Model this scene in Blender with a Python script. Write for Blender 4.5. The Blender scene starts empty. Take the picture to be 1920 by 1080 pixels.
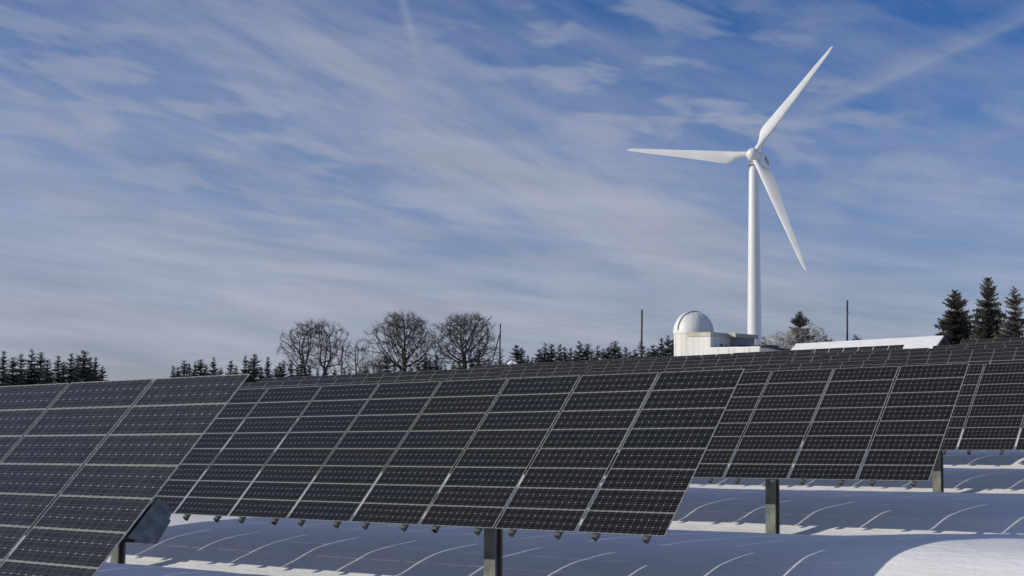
import bpy, bmesh, math, random
from mathutils import Vector, Matrix

random.seed(11)
scene = bpy.context.scene
COL = scene.collection
V3 = Vector

# ------------------------------------------------------------------ helpers
def tag(o, label=None, cat=None, group=None, kind=None):
    if label: o['label'] = label
    if cat: o['category'] = cat
    if group: o['group'] = group
    if kind: o['kind'] = kind
    return o

def empty(name, loc, label=None, cat=None, group=None):
    o = bpy.data.objects.new(name, None)
    o.empty_display_size = 0.5
    COL.objects.link(o)
    o.location = loc
    return tag(o, label, cat, group)

class MB:
    """collects faces; build() links them as one mesh object"""
    def __init__(s):
        s.v = []; s.f = []; s.m = []
    def face(s, pts, mi=0):
        b = len(s.v); s.v += [tuple(p) for p in pts]
        s.f.append(tuple(range(b, b + len(pts)))); s.m.append(mi)
    def box(s, lo, hi, mi=0, M=None):
        x0, y0, z0 = lo; x1, y1, z1 = hi
        c = [V3((x, y, z)) for z in (z0, z1) for y in (y0, y1) for x in (x0, x1)]
        if M is not None: c = [M @ p for p in c]
        b = len(s.v); s.v += [tuple(p) for p in c]
        for q in ((0, 2, 3, 1), (4, 5, 7, 6), (0, 1, 5, 4), (2, 6, 7, 3), (0, 4, 6, 2), (1, 3, 7, 5)):
            s.f.append(tuple(b + i for i in q)); s.m.append(mi)
    def prism(s, poly, a, b_, mi=0):
        """extrude polygon (list of 3d points) from offset a to offset b_"""
        n = len(poly); b = len(s.v)
        s.v += [tuple(p + a) for p in poly] + [tuple(p + b_) for p in poly]
        s.f.append(tuple(b + i for i in reversed(range(n)))); s.m.append(mi)
        s.f.append(tuple(b + n + i for i in range(n))); s.m.append(mi)
        for i in range(n):
            j = (i + 1) % n
            s.f.append((b + i, b + j, b + n + j, b + n + i)); s.m.append(mi)
    def tube(s, pts, rad, n=6, mi=0, cap=True):
        rings = []
        prev = None
        for i, p in enumerate(pts):
            if i == 0: d = pts[1] - pts[0]
            elif i == len(pts) - 1: d = pts[-1] - pts[-2]
            else: d = pts[i + 1] - pts[i - 1]
            d = d.normalized()
            a = V3((0, 0, 1)) if abs(d.z) < .9 else V3((1, 0, 0))
            if prev is not None: a = prev
            e1 = (a - d * a.dot(d)).normalized(); e2 = d.cross(e1); prev = e1
            b = len(s.v)
            for k in range(n):
                t = 2 * math.pi * k / n
                s.v.append(tuple(p + (e1 * math.cos(t) + e2 * math.sin(t)) * rad[i]))
            rings.append(b)
        for i in range(len(rings) - 1):
            for k in range(n):
                k2 = (k + 1) % n
                s.f.append((rings[i] + k, rings[i] + k2, rings[i + 1] + k2, rings[i + 1] + k)); s.m.append(mi)
        if cap:
            s.f.append(tuple(rings[0] + k for k in reversed(range(n)))); s.m.append(mi)
            s.f.append(tuple(rings[-1] + k for k in range(n))); s.m.append(mi)
    def loft(s, rings, mi=0, cap=True):
        n = len(rings[0]); ids = []
        for r in rings:
            ids.append(len(s.v)); s.v += [tuple(p) for p in r]
        for i in range(len(rings) - 1):
            for k in range(n):
                k2 = (k + 1) % n
                s.f.append((ids[i] + k, ids[i] + k2, ids[i + 1] + k2, ids[i + 1] + k)); s.m.append(mi)
        if cap:
            s.f.append(tuple(ids[0] + k for k in reversed(range(n)))); s.m.append(mi)
            s.f.append(tuple(ids[-1] + k for k in range(n))); s.m.append(mi)
    def mesh(s, name, mats, smooth=False):
        me = bpy.data.meshes.new(name)
        me.from_pydata(s.v, [], s.f)
        for m in mats: me.materials.append(m)
        me.polygons.foreach_set('material_index', s.m)
        if smooth: me.polygons.foreach_set('use_smooth', [True] * len(s.f))
        me.update()
        return me
    def build(s, name, mats, parent=None, smooth=False, fix=True, bevel=0):
        if not isinstance(mats, (list, tuple)): mats = [mats]
        me = s.mesh(name, mats, smooth)
        if fix:
            bm = bmesh.new(); bm.from_mesh(me)
            bmesh.ops.recalc_face_normals(bm, faces=bm.faces)
            bm.to_mesh(me); bm.free()
        o = bpy.data.objects.new(name, me)
        COL.objects.link(o)
        if parent: o.parent = parent
        if bevel:
            b = o.modifiers.new('bevel', 'BEVEL'); b.width = bevel; b.segments = 2; b.limit_method = 'ANGLE'
        if smooth:
            try:
                me.set_sharp_from_angle(angle=math.radians(40))
            except Exception: pass
        return o

def copy_tree(o, parent=None):
    c = o.copy(); COL.objects.link(c); c.parent = parent
    for ch in o.children: copy_tree(ch, c)
    return c

# ------------------------------------------------------------------ materials
def nodes(name):
    m = bpy.data.materials.new(name); m.use_nodes = True
    nt = m.node_tree; b = nt.nodes['Principled BSDF']
    return m, nt, b
def N(nt, t, **k):
    n = nt.nodes.new(t)
    for a, v in k.items(): setattr(n, a, v)
    return n
def sock(x, nt, dst):
    if isinstance(x, (int, float)): dst.default_value = x
    elif isinstance(x, (tuple, list)): dst.default_value = x
    else: nt.links.new(x, dst)
def mth(nt, op, a, b=0.0, c=None, clamp=False):
    n = N(nt, 'ShaderNodeMath', operation=op); n.use_clamp = clamp
    sock(a, nt, n.inputs[0]); sock(b, nt, n.inputs[1])
    if c is not None: sock(c, nt, n.inputs[2])
    return n.outputs[0]
def mixc(nt, f, a, b, mode='MIX'):
    n = N(nt, 'ShaderNodeMix', data_type='RGBA', blend_type=mode)
    sock(f, nt, n.inputs[0])
    sock(a if not isinstance(a, tuple) else (*a, 1), nt, n.inputs[6]); sock(b if not isinstance(b, tuple) else (*b, 1), nt, n.inputs[7])
    return n.outputs[2]
def noise(nt, vec, scale, detail=4, rough=.55, dist=0.0):
    n = N(nt, 'ShaderNodeTexNoise'); n.inputs['Scale'].default_value = scale
    n.inputs['Detail'].default_value = detail; n.inputs['Roughness'].default_value = rough
    n.inputs['Distortion'].default_value = dist
    if vec is not None: nt.links.new(vec, n.inputs['Vector'])
    return n.outputs['Fac']
def ramp(nt, f, lo, hi, a=0.0, b=1.0, smooth=True):
    n = N(nt, 'ShaderNodeMapRange'); n.interpolation_type = 'SMOOTHSTEP' if smooth else 'LINEAR'
    sock(f, nt, n.inputs[0]); n.inputs[1].default_value = lo; n.inputs[2].default_value = hi
    n.inputs[3].default_value = a; n.inputs[4].default_value = b
    return n.outputs[0]
def scaled(nt, vec, s, rot=(0, 0, 0)):
    n = N(nt, 'ShaderNodeMapping'); nt.links.new(vec, n.inputs[0]); n.inputs['Scale'].default_value = s
    n.inputs['Rotation'].default_value = rot
    return n.outputs[0]
def bump(nt, b, h, strength=.3, dist=.02):
    n = N(nt, 'ShaderNodeBump'); n.inputs['Strength'].default_value = strength; n.inputs['Distance'].default_value = dist
    nt.links.new(h, n.inputs['Height']); nt.links.new(n.outputs[0], b.inputs['Normal'])

def simple(name, col, rough=.6, metal=0.0, var=.15, vscale=3.0, stretch=(1, 1, 1), bmp=0.0, spec=.5, tint=None):
    m, nt, b = nodes(name)
    tc = N(nt, 'ShaderNodeTexCoord')
    v = scaled(nt, tc.outputs['Object'], stretch)
    f = ramp(nt, noise(nt, v, vscale, 6, .6), .3, .7)
    lo = tuple(c * (1 - var) for c in col); hi = tuple(min(1, c * (1 + var)) for c in col)
    if tint: lo = tint
    c = mixc(nt, f, lo, hi)
    nt.links.new(c, b.inputs['Base Color'])
    b.inputs['Roughness'].default_value = rough; b.inputs['Metallic'].default_value = metal
    b.inputs['Specular IOR Level'].default_value = spec
    if bmp: bump(nt, b, noise(nt, v, vscale * 4, 5), bmp, .01)
    return m

# snow on the ground
M_SNOW, nt, b = nodes('snow')
tc = N(nt, 'ShaderNodeTexCoord')
P = tc.outputs['Object']
n1 = noise(nt, scaled(nt, P, (.35, 1.1, 1)), 1.0, 6, .6)
n2 = noise(nt, P, 9.0, 8, .65)
n3 = noise(nt, scaled(nt, P, (1.5, 7, 1), (0, 0, .25)), 1.6, 6, .6)
colr = mixc(nt, ramp(nt, n1, .3, .7), (.75, .75, .745), (.835, .83, .815))
colr = mixc(nt, ramp(nt, n2, .64, .74, 0, .35), colr, (.69, .69, .69))
# glints of ice crystals, painted as white dots in the colour
vo = N(nt, 'ShaderNodeTexVoronoi'); vo.inputs['Scale'].default_value = 34; nt.links.new(P, vo.inputs['Vector'])
spk = mth(nt, 'LESS_THAN', vo.outputs['Distance'], .10)
wn = N(nt, 'ShaderNodeTexWhiteNoise'); nt.links.new(vo.outputs['Position'], wn.inputs['Vector'])
spk = mth(nt, 'MULTIPLY', spk, mth(nt, 'GREATER_THAN', wn.outputs['Value'], .95))
colr = mixc(nt, spk, colr, (1, 1, 1))
nt.links.new(colr, b.inputs['Base Color'])
b.inputs['Roughness'].default_value = .75
b.inputs['Specular IOR Level'].default_value = .25
h = mth(nt, 'ADD', mth(nt, 'MULTIPLY', n3, .8), mth(nt, 'MULTIPLY', n2, .35))
bump(nt, b, h, .45, .06)

M_SNOWROOF = simple('roof_snow', (.90, .89, .87), .7, var=.05, vscale=.7, bmp=.2)
M_ALU = simple('aluminium_frame', (.33, .33, .305), .5, .15, var=.15, vscale=9)
M_GALV = simple('galvanised_steel', (.12, .145, .15), .6, .3, var=.25, vscale=14, bmp=.15, tint=(.075, .095, .10))
M_POST = simple('weathered_post_steel', (.17, .172, .14), .75, .0, var=.3, vscale=7, stretch=(1, 1, .5), bmp=.25, tint=(.09, .10, .085))
M_RAIL = simple('dull_rail_steel', (.10, .105, .10), .6, .3, var=.3, vscale=8)
M_TURB = simple('turbine_white_paint', (.80, .80, .77), .38, var=.035, vscale=.5, stretch=(1, 1, .12), tint=(.74, .735, .69))
M_DARK = simple('dark_mark', (.22, .25, .30), .6)
M_WHITEB = simple('dome_white', (.74, .74, .72), .5, var=.05, vscale=1.4, stretch=(1, 1, .3), tint=(.67, .66, .63))
M_SEAM = simple('dark_seam', (.22, .21, .20), .7)  # dark grey of the yaw ring and the shutter edge strip
M_FASCIA = simple('cream_fascia', (.52, .50, .38), .6, var=.12, vscale=2.5, tint=(.40, .39, .29))
M_GLASSD = simple('blue_window_glass', (.02, .05, .11), .12, var=.2)
M_ROOFD = simple('dark_roof_sheet', (.07, .07, .075), .7, var=.2)
M_WALLGREY = simple('grey_wall', (.33, .33, .33), .7, var=.12, vscale=2)
M_WOOD = simple('pole_timber', (.055, .048, .045), .8, var=.35, vscale=6, stretch=(1, 1, .1))
M_WIRE = simple('wire', (.12, .12, .13), .5)
M_BARK = simple('bark_grey', (.06, .053, .047), .85, var=.4, vscale=3, stretch=(1, 1, .3))
M_TWIG = simple('twig_brown', (.070, .060, .053), .85, var=.35, vscale=.8)
M_FROST = simple('frosted_twig', (.42, .40, .37), .8, var=.35, vscale=.9, tint=(.17, .155, .14))

def planks(name, col):
    """cream vertical boards with darker joints and grime streaks"""
    m, nt, b = nodes(name)
    tc = N(nt, 'ShaderNodeTexCoord'); P = tc.outputs['Object']
    sx = N(nt, 'ShaderNodeSeparateXYZ'); nt.links.new(P, sx.inputs[0])
    a = mth(nt, 'ADD', sx.outputs[0], sx.outputs[1])
    fr = mth(nt, 'FRACT', mth(nt, 'DIVIDE', a, .62))
    seam = mth(nt, 'LESS_THAN', mth(nt, 'ABSOLUTE', mth(nt, 'SUBTRACT', fr, .5)), .035)
    fl = mth(nt, 'FLOOR', mth(nt, 'DIVIDE', a, .62))
    wn = N(nt, 'ShaderNodeTexWhiteNoise', noise_dimensions='1D'); nt.links.new(fl, wn.inputs['W'])
    c = mixc(nt, wn.outputs['Value'], col, tuple(x * .86 for x in col))
    g = noise(nt, scaled(nt, P, (3, 3, .35)), 2.4, 6, .65)
    c = mixc(nt, ramp(nt, g, .5, .75, 0, .55), c, tuple(x * .62 for x in col))
    c = mixc(nt, mth(nt, 'MULTIPLY', seam, mth(nt, 'ADD', .25, mth(nt, 'MULTIPLY', wn.outputs['Value'], .6))), c, (.16, .15, .13))
    nt.links.new(c, b.inputs['Base Color']); b.inputs['Roughness'].default_value = .7
    return m
M_PLANK = planks('cream_boards', (.80, .775, .70))

# conifer
def conif(name, a, b_, rough=.8):
    m, nt, b = nodes(name)
    tc = N(nt, 'ShaderNodeTexCoord')
    f = noise(nt, tc.outputs['Object'], 1.6, 5, .7)
    oi = N(nt, 'ShaderNodeObjectInfo')
    c = mixc(nt, ramp(nt, f, .35, .65), a, b_)
    c = mixc(nt, mth(nt, 'MULTIPLY', oi.outputs['Random'], .5), c, tuple(x * .55 for x in a))
    nt.links.new(c, b.inputs['Base Color']); b.inputs['Roughness'].default_value = rough
    b.inputs['Specular IOR Level'].default_value = .2
    return m
M_NEEDLE = conif('spruce_needles', (.045, .056, .046), (.10, .105, .08))
M_NEEDLE2 = conif('frosted_spruce_needles', (.11, .105, .08), (.28, .26, .21))
M_NSNOW = simple('branch_snow', (.62, .64, .68), .8, var=.2, vscale=2)
M_NFROST = simple('branch_frost', (.42, .40, .35), .8, var=.3, vscale=2)

# photovoltaic module: 12 x 3 cells behind glass; x 0..1.293, y 0..h per module row
MW, MH = 1.291, .3456
PU, PV = 1.325, .35043
def pv_material(name, far=False):
    m, nt, b = nodes(name)
    tc = N(nt, 'ShaderNodeTexCoord'); P = tc.outputs['Object']
    sx = N(nt, 'ShaderNodeSeparateXYZ'); nt.links.new(P, sx.inputs[0])
    X, Y = sx.outputs[0], sx.outputs[1]
    oi = N(nt, 'ShaderNodeObjectInfo')
    rowid = mth(nt, 'FLOOR', mth(nt, 'DIVIDE', Y, PV))
    Yl = mth(nt, 'SUBTRACT', Y, mth(nt, 'MULTIPLY', rowid, PV))
    cu = mth(nt, 'DIVIDE', mth(nt, 'SUBTRACT', X, .012), (MW - .024) / 12)
    cv = mth(nt, 'DIVIDE', mth(nt, 'SUBTRACT', Yl, .0065), (MH - .013) / 3)
    fu = mth(nt, 'ABSOLUTE', mth(nt, 'SUBTRACT', mth(nt, 'FRACT', cu), .5))   # .5 at cell border
    fv = mth(nt, 'ABSOLUTE', mth(nt, 'SUBTRACT', mth(nt, 'FRACT', cv), .5))
    lineu = mth(nt, 'GREATER_THAN', fu, .484)
    linev = mth(nt, 'GREATER_THAN', fv, .484)
    line = mth(nt, 'MAXIMUM', lineu, linev)
    corner = mth(nt, 'GREATER_THAN', mth(nt, 'ADD', fu, fv), .905)
    # two current-collecting tapes per cell, along the row of cells
    bus = mth(nt, 'LESS_THAN', mth(nt, 'ABSOLUTE', mth(nt, 'SUBTRACT', fv, .24)), .011)
    inside = mth(nt, 'MULTIPLY', mth(nt, 'MULTIPLY', mth(nt, 'GREATER_THAN', cu, 0), mth(nt, 'LESS_THAN', cu, 12)),
                 mth(nt, 'MULTIPLY', mth(nt, 'GREATER_THAN', cv, 0), mth(nt, 'LESS_THAN', cv, 3)))
    # cell tint: per module and per cell
    comb = N(nt, 'ShaderNodeCombineXYZ')
    nt.links.new(mth(nt, 'FLOOR', cu), comb.inputs[0]); nt.links.new(mth(nt, 'ADD', mth(nt, 'FLOOR', cv), mth(nt, 'MULTIPLY', rowid, 3)), comb.inputs[1])
    nt.links.new(mth(nt, 'MULTIPLY', oi.outputs['Random'], 97), comb.inputs[2])
    wn = N(nt, 'ShaderNodeTexWhiteNoise'); nt.links.new(comb.outputs[0], wn.inputs['Vector'])
    wm = N(nt, 'ShaderNodeTexWhiteNoise', noise_dimensions='2D')
    cb2 = N(nt, 'ShaderNodeCombineXYZ'); nt.links.new(mth(nt, 'MULTIPLY', oi.outputs['Random'], 57), cb2.inputs[0]); nt.links.new(rowid, cb2.inputs[1])
    nt.links.new(cb2.outputs[0], wm.inputs['Vector'])
    cell = mixc(nt, wm.outputs['Value'], (.0040, .0046, .0070), (.0078, .0070, .0068))
    cell = mixc(nt, mth(nt, 'MULTIPLY', wn.outputs['Value'], .5), cell, (.006, .007, .010))
    dust_sheen = noise(nt, scaled(nt, P, (2.5, 1.2, 1)), 2.2, 6, .65)
    dirt_sheen = mth(nt, 'ADD', ramp(nt, dust_sheen, .3, .85, .002, .028), mth(nt, 'MULTIPLY', oi.outputs['Object Index'], ramp(nt, dust_sheen, .2, .9, .025, .05)))  # thin dust, plus grazing sky reflection painted in on indexed modules
    cell = mixc(nt, dirt_sheen, cell, (.45, .44, .40))
    c = mixc(nt, mth(nt, 'MULTIPLY', bus, .62), cell, (.16, .16, .16))
    c = mixc(nt, mth(nt, 'MULTIPLY', line, .66), c, (.19, .19, .185))
    c = mixc(nt, corner, c, (.34, .34, .32))
    c = mixc(nt, inside, (.32, .315, .285), c)
    nt.links.new(c, b.inputs['Base Color'])
    b.inputs['Roughness'].default_value = .16
    rr = ramp(nt, dust_sheen, .3, .8, .12, .30)
    nt.links.new(rr, b.inputs['Roughness'])
    b.inputs['Specular IOR Level'].default_value = .18
    return m
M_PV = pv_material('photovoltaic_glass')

# ------------------------------------------------------------------ terrain
CS = .0280           # cross slope of the hill (rises to the east)
def lerp(a, b, t): return a + (b - a) * t
def sm(a, b, x):
    t = min(1, max(0, (x - a) / (b - a))); return t * t * (3 - 2 * t)
ROWS = [  # y of lower table edge, height of lower edge (cross-slope removed), crest height below that edge, foot, fill
    (-2.3, -2.05, -.30), (6.03, -1.91, -.275), (14.29, -1.68, -.415), (22.96, -1.37, -.485), (31.73, -1.04, -.605), (40.44, -.78, -.60)]
KEYS = []
for k, (yb, zb, cr) in enumerate(ROWS):
    foot = -1.20
    KEYS += [(yb - .3, zb + foot - .01), (yb + .5, zb + foot), (yb + 1.0, zb + foot + .02), (yb + 1.45, zb - 1.085), (yb + 1.9, zb - .925), (yb + 2.45, zb + min(-.68, cr - .12)),
             (yb + 3.0, zb + min(-.565, cr - .045)), (yb + 3.6, zb + min(-.49, cr - .02)), (yb + 4.6, zb + min(-.425, cr)), (yb + 5.6, zb + cr), (yb + 6.2, zb + cr - .03)]
    nz = ROWS[k + 1][1] - 1.18 if k + 1 < len(ROWS) else -.85
    z6 = zb + cr - .03
    KEYS += [(yb + 6.9, lerp(z6, nz, .35)), (yb + 7.6, lerp(z6, nz, .85))]
KEYS = [(-400, -6.0), (-60, -4.0), (-12, -3.2)] + KEYS + [(50, -.75), (57.7, -.27), (66, .12), (74.4, .35), (83, .95), (91.4, 1.6), (100, 2.0), (108.6, 2.7),
        (130, 3.0), (170, 3.2), (220, 3.0), (300, 1.0), (600, -14), (1200, -45), (4000, -200)]
# monotone cubic interpolation
KX = [k[0] for k in KEYS]; KZ = [k[1] for k in KEYS]
assert all(KX[i] < KX[i + 1] for i in range(len(KX) - 1)), KX
_d = [(KZ[i + 1] - KZ[i]) / (KX[i + 1] - KX[i]) for i in range(len(KX) - 1)]
_t = [_d[0]] + [0 if _d[i - 1] * _d[i] <= 0 else 2 * _d[i - 1] * _d[i] / (_d[i - 1] + _d[i]) for i in range(1, len(_d))] + [_d[-1]]
import bisect
def prof(y):
    y = min(max(y, KX[0]), KX[-1] - 1e-6)
    i = max(0, min(len(_d) - 1, bisect.bisect_right(KX, y) - 1))
    h_ = KX[i + 1] - KX[i]; t = (y - KX[i]) / h_
    return ((2*t**3 - 3*t**2 + 1) * KZ[i] + (t**3 - 2*t**2 + t) * h_ * _t[i] + (-2*t**3 + 3*t**2) * KZ[i+1] + (t**3 - t**2) * h_ * _t[i+1])
from mathutils import noise as mnoise
def ground(x, y):
    xc = max(-420, min(420, x))
    z = prof(y) + CS * (xc + 13.3)
    if -60 < x < 25 and -4 < y < 48:
        # drifts: deeper snow towards the east end of the rows, and gentle waves
        for yb in (6.03, 14.29):
            u = y - yb
            w = sm(-12.5, -7.5, x) * (1 - .3 * sm(0, 12, x))
            z += .14 * sm(-11, -7, x) * sm(1.2, 2.6, u) * (1 - sm(5.9, 7.4, u)) + w * (.24 * sm(-.6, 1.9, u) * (1 - sm(2.4, 5.4, u)))
        f = sm(-60, -45, x) * (1 - sm(15, 25, x)) * sm(-4, 0, y) * (1 - sm(44, 48, y))
        for yb in (6.03, 14.29, 22.96, 31.73):      # trampled, crusty snow at the foot of the posts
            k = sm(.5, .9, y - yb) * (1 - sm(1.9, 2.2, y - yb))
            if k > 0: z += f * k * (.020 * mnoise.noise(V3((x * 2.7, y * 4.5, 3.3))) + .014 * mnoise.noise(V3((x * 4.6, y * 8.0, 9.3))))
        z += f * (.022 * mnoise.noise(V3((x * .22, y * .35, 1.7))) + .017 * mnoise.noise(V3((x * .8, y * 1.3, 4.2))) + .006 * mnoise.noise(V3((x * 3.1, y * 3.7, 8.2))))
    return z

def axis(dense0, dense1, step, lo, hi, grow=1.18):
    xs = []
    n = int(round((dense1 - dense0) / step))
    xs = [dense0 + (dense1 - dense0) * i / n for i in range(n + 1)]
    s = step; x = dense1
    while x < hi:
        s = min(s * grow, 60); x += s; xs.append(x)
    s = step; x = dense0
    while x > lo:
        s = min(s * grow, 60); x -= s; xs.insert(0, x)
    return xs
def make_ground():
    xs = axis(-34, 6, .2, -1500, 1100); ys = axis(4, 46, .11, -400, 2600, 1.12)
    vs = [(x, y, ground(x, y)) for y in ys for x in xs]
    nx = len(xs)
    fs = [(j * nx + i, j * nx + i + 1, (j + 1) * nx + i + 1, (j + 1) * nx + i) for j in range(len(ys) - 1) for i in range(nx - 1)]
    me = bpy.data.meshes.new('ground'); me.from_pydata(vs, [], fs); me.materials.append(M_SNOW)
    me.polygons.foreach_set('use_smooth', [True] * len(fs)); me.update()
    o = bpy.data.objects.new('ground', me); COL.objects.link(o)
    tag(o, 'rolling snow covered field between the rows of solar tables', None, None, 'structure')
make_ground()

# ------------------------------------------------------------------ solar tables
U = V3((.999608, 0, .0280036))                 # along the table
W = V3((-.0200629, .6976468, .7161610))        # up the slope
NN = V3((-.0195366, -.7164419, .6973732))      # glass normal
ROT = Matrix((U, W, NN)).transposed().to_4x4()
SL = 8 * PV
NCOL = 12
def module_mesh():
    m = MB()
    fr = .0042; t = .009
    m.face([(fr, fr, -.002), (MW - fr, fr, -.002), (MW - fr, MH - fr, -.002), (fr, MH - fr, -.002)], 0)
    m.box((0, 0, -t), (MW, fr, .001), 1); m.box((0, MH - fr, -t), (MW, MH, .001), 1)
    m.box((0, fr, -t), (fr, MH - fr, .001), 1); m.box((MW - fr, fr, -t), (MW, MH - fr, .001), 1)
    m.face([(fr, fr, -.007), (fr, MH - fr, -.007), (MW - fr, MH - fr, -.007), (MW - fr, fr, -.007)], 2)
    return m.mesh('solar_module', [M_PV, M_ALU, M_WALLGREY])
ME_MOD = module_mesh()
def column_mesh():
    m = MB(); fr = .0042
    for j in range(8):
        y = j * PV
        m.face([(fr, y + fr, -.002), (MW - fr, y + fr, -.002), (MW - fr, y + MH - fr, -.002), (fr, y + MH - fr, -.002)], 0)
        m.box((0, y, -.009), (MW, y + fr, .001), 1); m.box((0, y + MH - fr, -.009), (MW, y + MH, .001), 1)
        m.box((0, y + fr, -.009), (fr, y + MH - fr, .001), 1); m.box((MW - fr, y + fr, -.009), (MW, y + MH - fr, .001), 1)
    return m.mesh('module_column', [M_PV, M_ALU])
ME_COL = column_mesh()
def rail_mesh():
    # channel rail running up the slope under the modules; both ends stick out a little
    m = MB()
    a, b_ = -.045, SL + .03
    m.box((-.028, a, -.095), (.028, b_, -.032))
    m.prism([V3((-.042, a, -.034)), V3((.042, a, -.034)), V3((.010, a, -.115)), V3((-.024, a, -.115))], V3((0, 0, 0)), V3((0, .05, 0)))
    return m.mesh('rail', [M_RAIL])
ME_RAIL = rail_mesh()
def beam_mesh(L):
    m = MB()
    # trapezoid box beam, slope coordinate measured from the lower edge
    y0, y1 = SL - 1.765, SL - 1.38
    m.prism([V3((0, y0, -.107)), V3((0, y1, -.107)), V3((0, y1 - .03, -.26)), V3((0, y0 + .14, -.285))][::-1], V3((.0, 0, 0)), V3((L, 0, 0)))
    return m
def plate_mesh():
    m = MB()
    y0, y1 = SL - 1.775, SL - 1.37
    for x in (0,):
        m.prism([V3((0, y0, -.034)), V3((0, y1, -.034)), V3((0, y1 + .03, -.20)), V3((0, y1 - .02, -.225)), V3((0, y0 + .17, -.235)), V3((0, y0 + .10, -.215))][::-1], V3((x, 0, 0)), V3((x + .012, 0, 0)))
    return m.mesh('end_plate', [M_GALV])
L_TAB = NCOL * PU - (PU - MW)
ME_BEAM = beam_mesh(L_TAB - .02).mesh('torque_beam', [M_GALV])
ME_BEAM2 = beam_mesh(L_TAB - 1.0).mesh('torque_beam', [M_GALV])
ME_PLATE = plate_mesh()
def post_mesh(h_):
    m = MB()
    # square hollow post with a flanged face and a cap bracket
    m.box((-.104, -.082, -.8), (.104, -.066, h_)); m.box((-.104, .066, -.8), (.104, .082, h_))
    m.box((-.102, -.066, -.8), (-.086, .066, h_))
    m.box((.085, -.066, -.8), (.104, -.050, h_ - .01)); m.box((.085, .050, -.8), (.104, .066, h_ - .01))
    m.box((-.115, -.095, h_ - .03), (.115, .095, h_ + .01))
    return m.mesh('post', [M_POST])
def link(name, me, parent, mat4):
    o = bpy.data.objects.new(name, me); COL.objects.link(o); o.parent = parent; o.matrix_local = mat4
    return o
OFF = V3((-L_TAB / 2 * U.x, -1.0, -2.95))       # from the top right corner to the foot point
def make_table(T, full, label):
    """T: top right corner of the glass"""
    E = T + OFF
    root = empty('solar_table', E, label, 'solar array', 'tilted solar tables in rows across the snow')
    C0 = -OFF - U * L_TAB - W * SL             # lower left corner, in the Empty's frame
    R = ROT
    if full:
        for i in range(NCOL):
            for j in range(8):
                jit = Matrix.Rotation(random.uniform(-.0012, .0012), 4, 'Z') @ Matrix.Rotation(random.uniform(-.002, .002), 4, 'X')
                p = C0 + U * (i * PU) + W * (j * PV)
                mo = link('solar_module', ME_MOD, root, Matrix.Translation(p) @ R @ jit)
                mo.pass_index = 1 if label.startswith('nearest') else 0   # sky sheen painted into the glass colour
    else:
        for i in range(NCOL):
            link('module_column', ME_COL, root, Matrix.Translation(C0 + U * (i * PU)) @ R)
    for i in range(NCOL):
        for fx in (.20, .78):
            o = link('rail', ME_RAIL, root, Matrix.Translation(C0 + U * (i * PU + MW * fx)) @ R)
    long = label.startswith('nearest')
    bm_ = link('torque_beam', ME_BEAM if long else ME_BEAM2, root, Matrix.Translation(C0 + U * (.01 if long else .5)) @ R)
    for xx in (-.012, (L_TAB - .02) if long else (L_TAB - 1.0)): link('end_plate', ME_PLATE, bm_, Matrix.Translation((xx, 0, 0)))
    for k, fx in enumerate((L_TAB - 3.51, L_TAB - 3.51 - 8.65)):
        top = C0 + U * fx + W * (SL - 1.57) + NN * (-.285)
        me = post_mesh(top.z + .02)
        link('post', me, root, Matrix.Translation((top.x, top.y, 0)))
    return root
def cross(z, x): return z + CS * (x + 13.3)
near = [  # x, y, z of the top right corner, label
    (V3((-9.436, 7.989, .211)), 'nearest solar table, grey glass with painted sky sheen rising out of the bottom left corner'),
    (V3((-9.442, 16.244, .440)), 'big solar table filling the middle, second from the camera, on a square post'),
    (V3((-9.911, 24.920, .738)), 'third solar table back, to the right of the large middle one'),
    (V3((-10.378, 33.686, 1.053)), 'fourth solar table back, cut by the right edge of the photo'),
]
for T, lb in near: make_table(T, True, lb)
far = [  # y of top edge, x of right end, top height (cross-slope removed), label
    (42.4, -17.6, 1.30, 'solar table in the fifth row, mostly hidden and shading the snow at far right'),
    (42.4, -1.65, 1.40, 'solar table whose top edge just shows above the fourth table at far right'),
    (50.5, -51.6, 2.15, 'low distant solar table right below the left bare tree'),
    (50.5, -55.4 - 12.2, 2.45, 'distant solar table that starts at the top corner of the nearest table'),
    (58.8, -52.4, 2.78, 'distant solar table below the middle bare tree'),
    (67.0, -55.5, 3.17, 'distant solar table below the right bare tree and the braced pole'),
    (75.5, -55.4, 3.66, 'distant solar table under the row of small spruces, left of the tall utility pole'),
    (75.5, -33.5, 3.08, 'distant solar table just above the top edge of the third table'),
    (84.0, -45.4, 4.20, 'distant solar table in front of the observatory'),
    (84.0, -29.2, 3.87, 'distant solar table below the snowy barn roof'),
    (84.0, -13.0, 3.84, 'distant solar table at the right edge, below the tall spruces'),
    (92.5, -64.2, 4.80, 'distant solar table under the spruce row, behind the braced pole snow patch'),
    (92.5, -48.2, 4.80, 'distant solar table at the foot of the tall utility pole'),
    (92.5, -31.7, 4.49, 'distant solar table at right, second band below the tilted slab'),
    (101.0, -43.2, 5.00, 'distant solar table ending below the right half of the barn roof'),
    (101.0, -27.0, 5.12, 'distant solar table at far right, first band below the topmost one'),
    (109.7, -49.0, 5.80, 'topmost solar table against the snowy barn roof, with white gaps'),
    (109.7, -28.4, 5.93, 'topmost solar table at far right under the big spruces'),
]
proto = None
for yt, xr, zc, lb in far:
    T = V3((xr, yt, cross(zc, xr)))
    if proto is None:
        proto = make_table(T, False, lb)
    else:
        c = copy_tree(proto); c.location = T + OFF; c['label'] = lb

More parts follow.
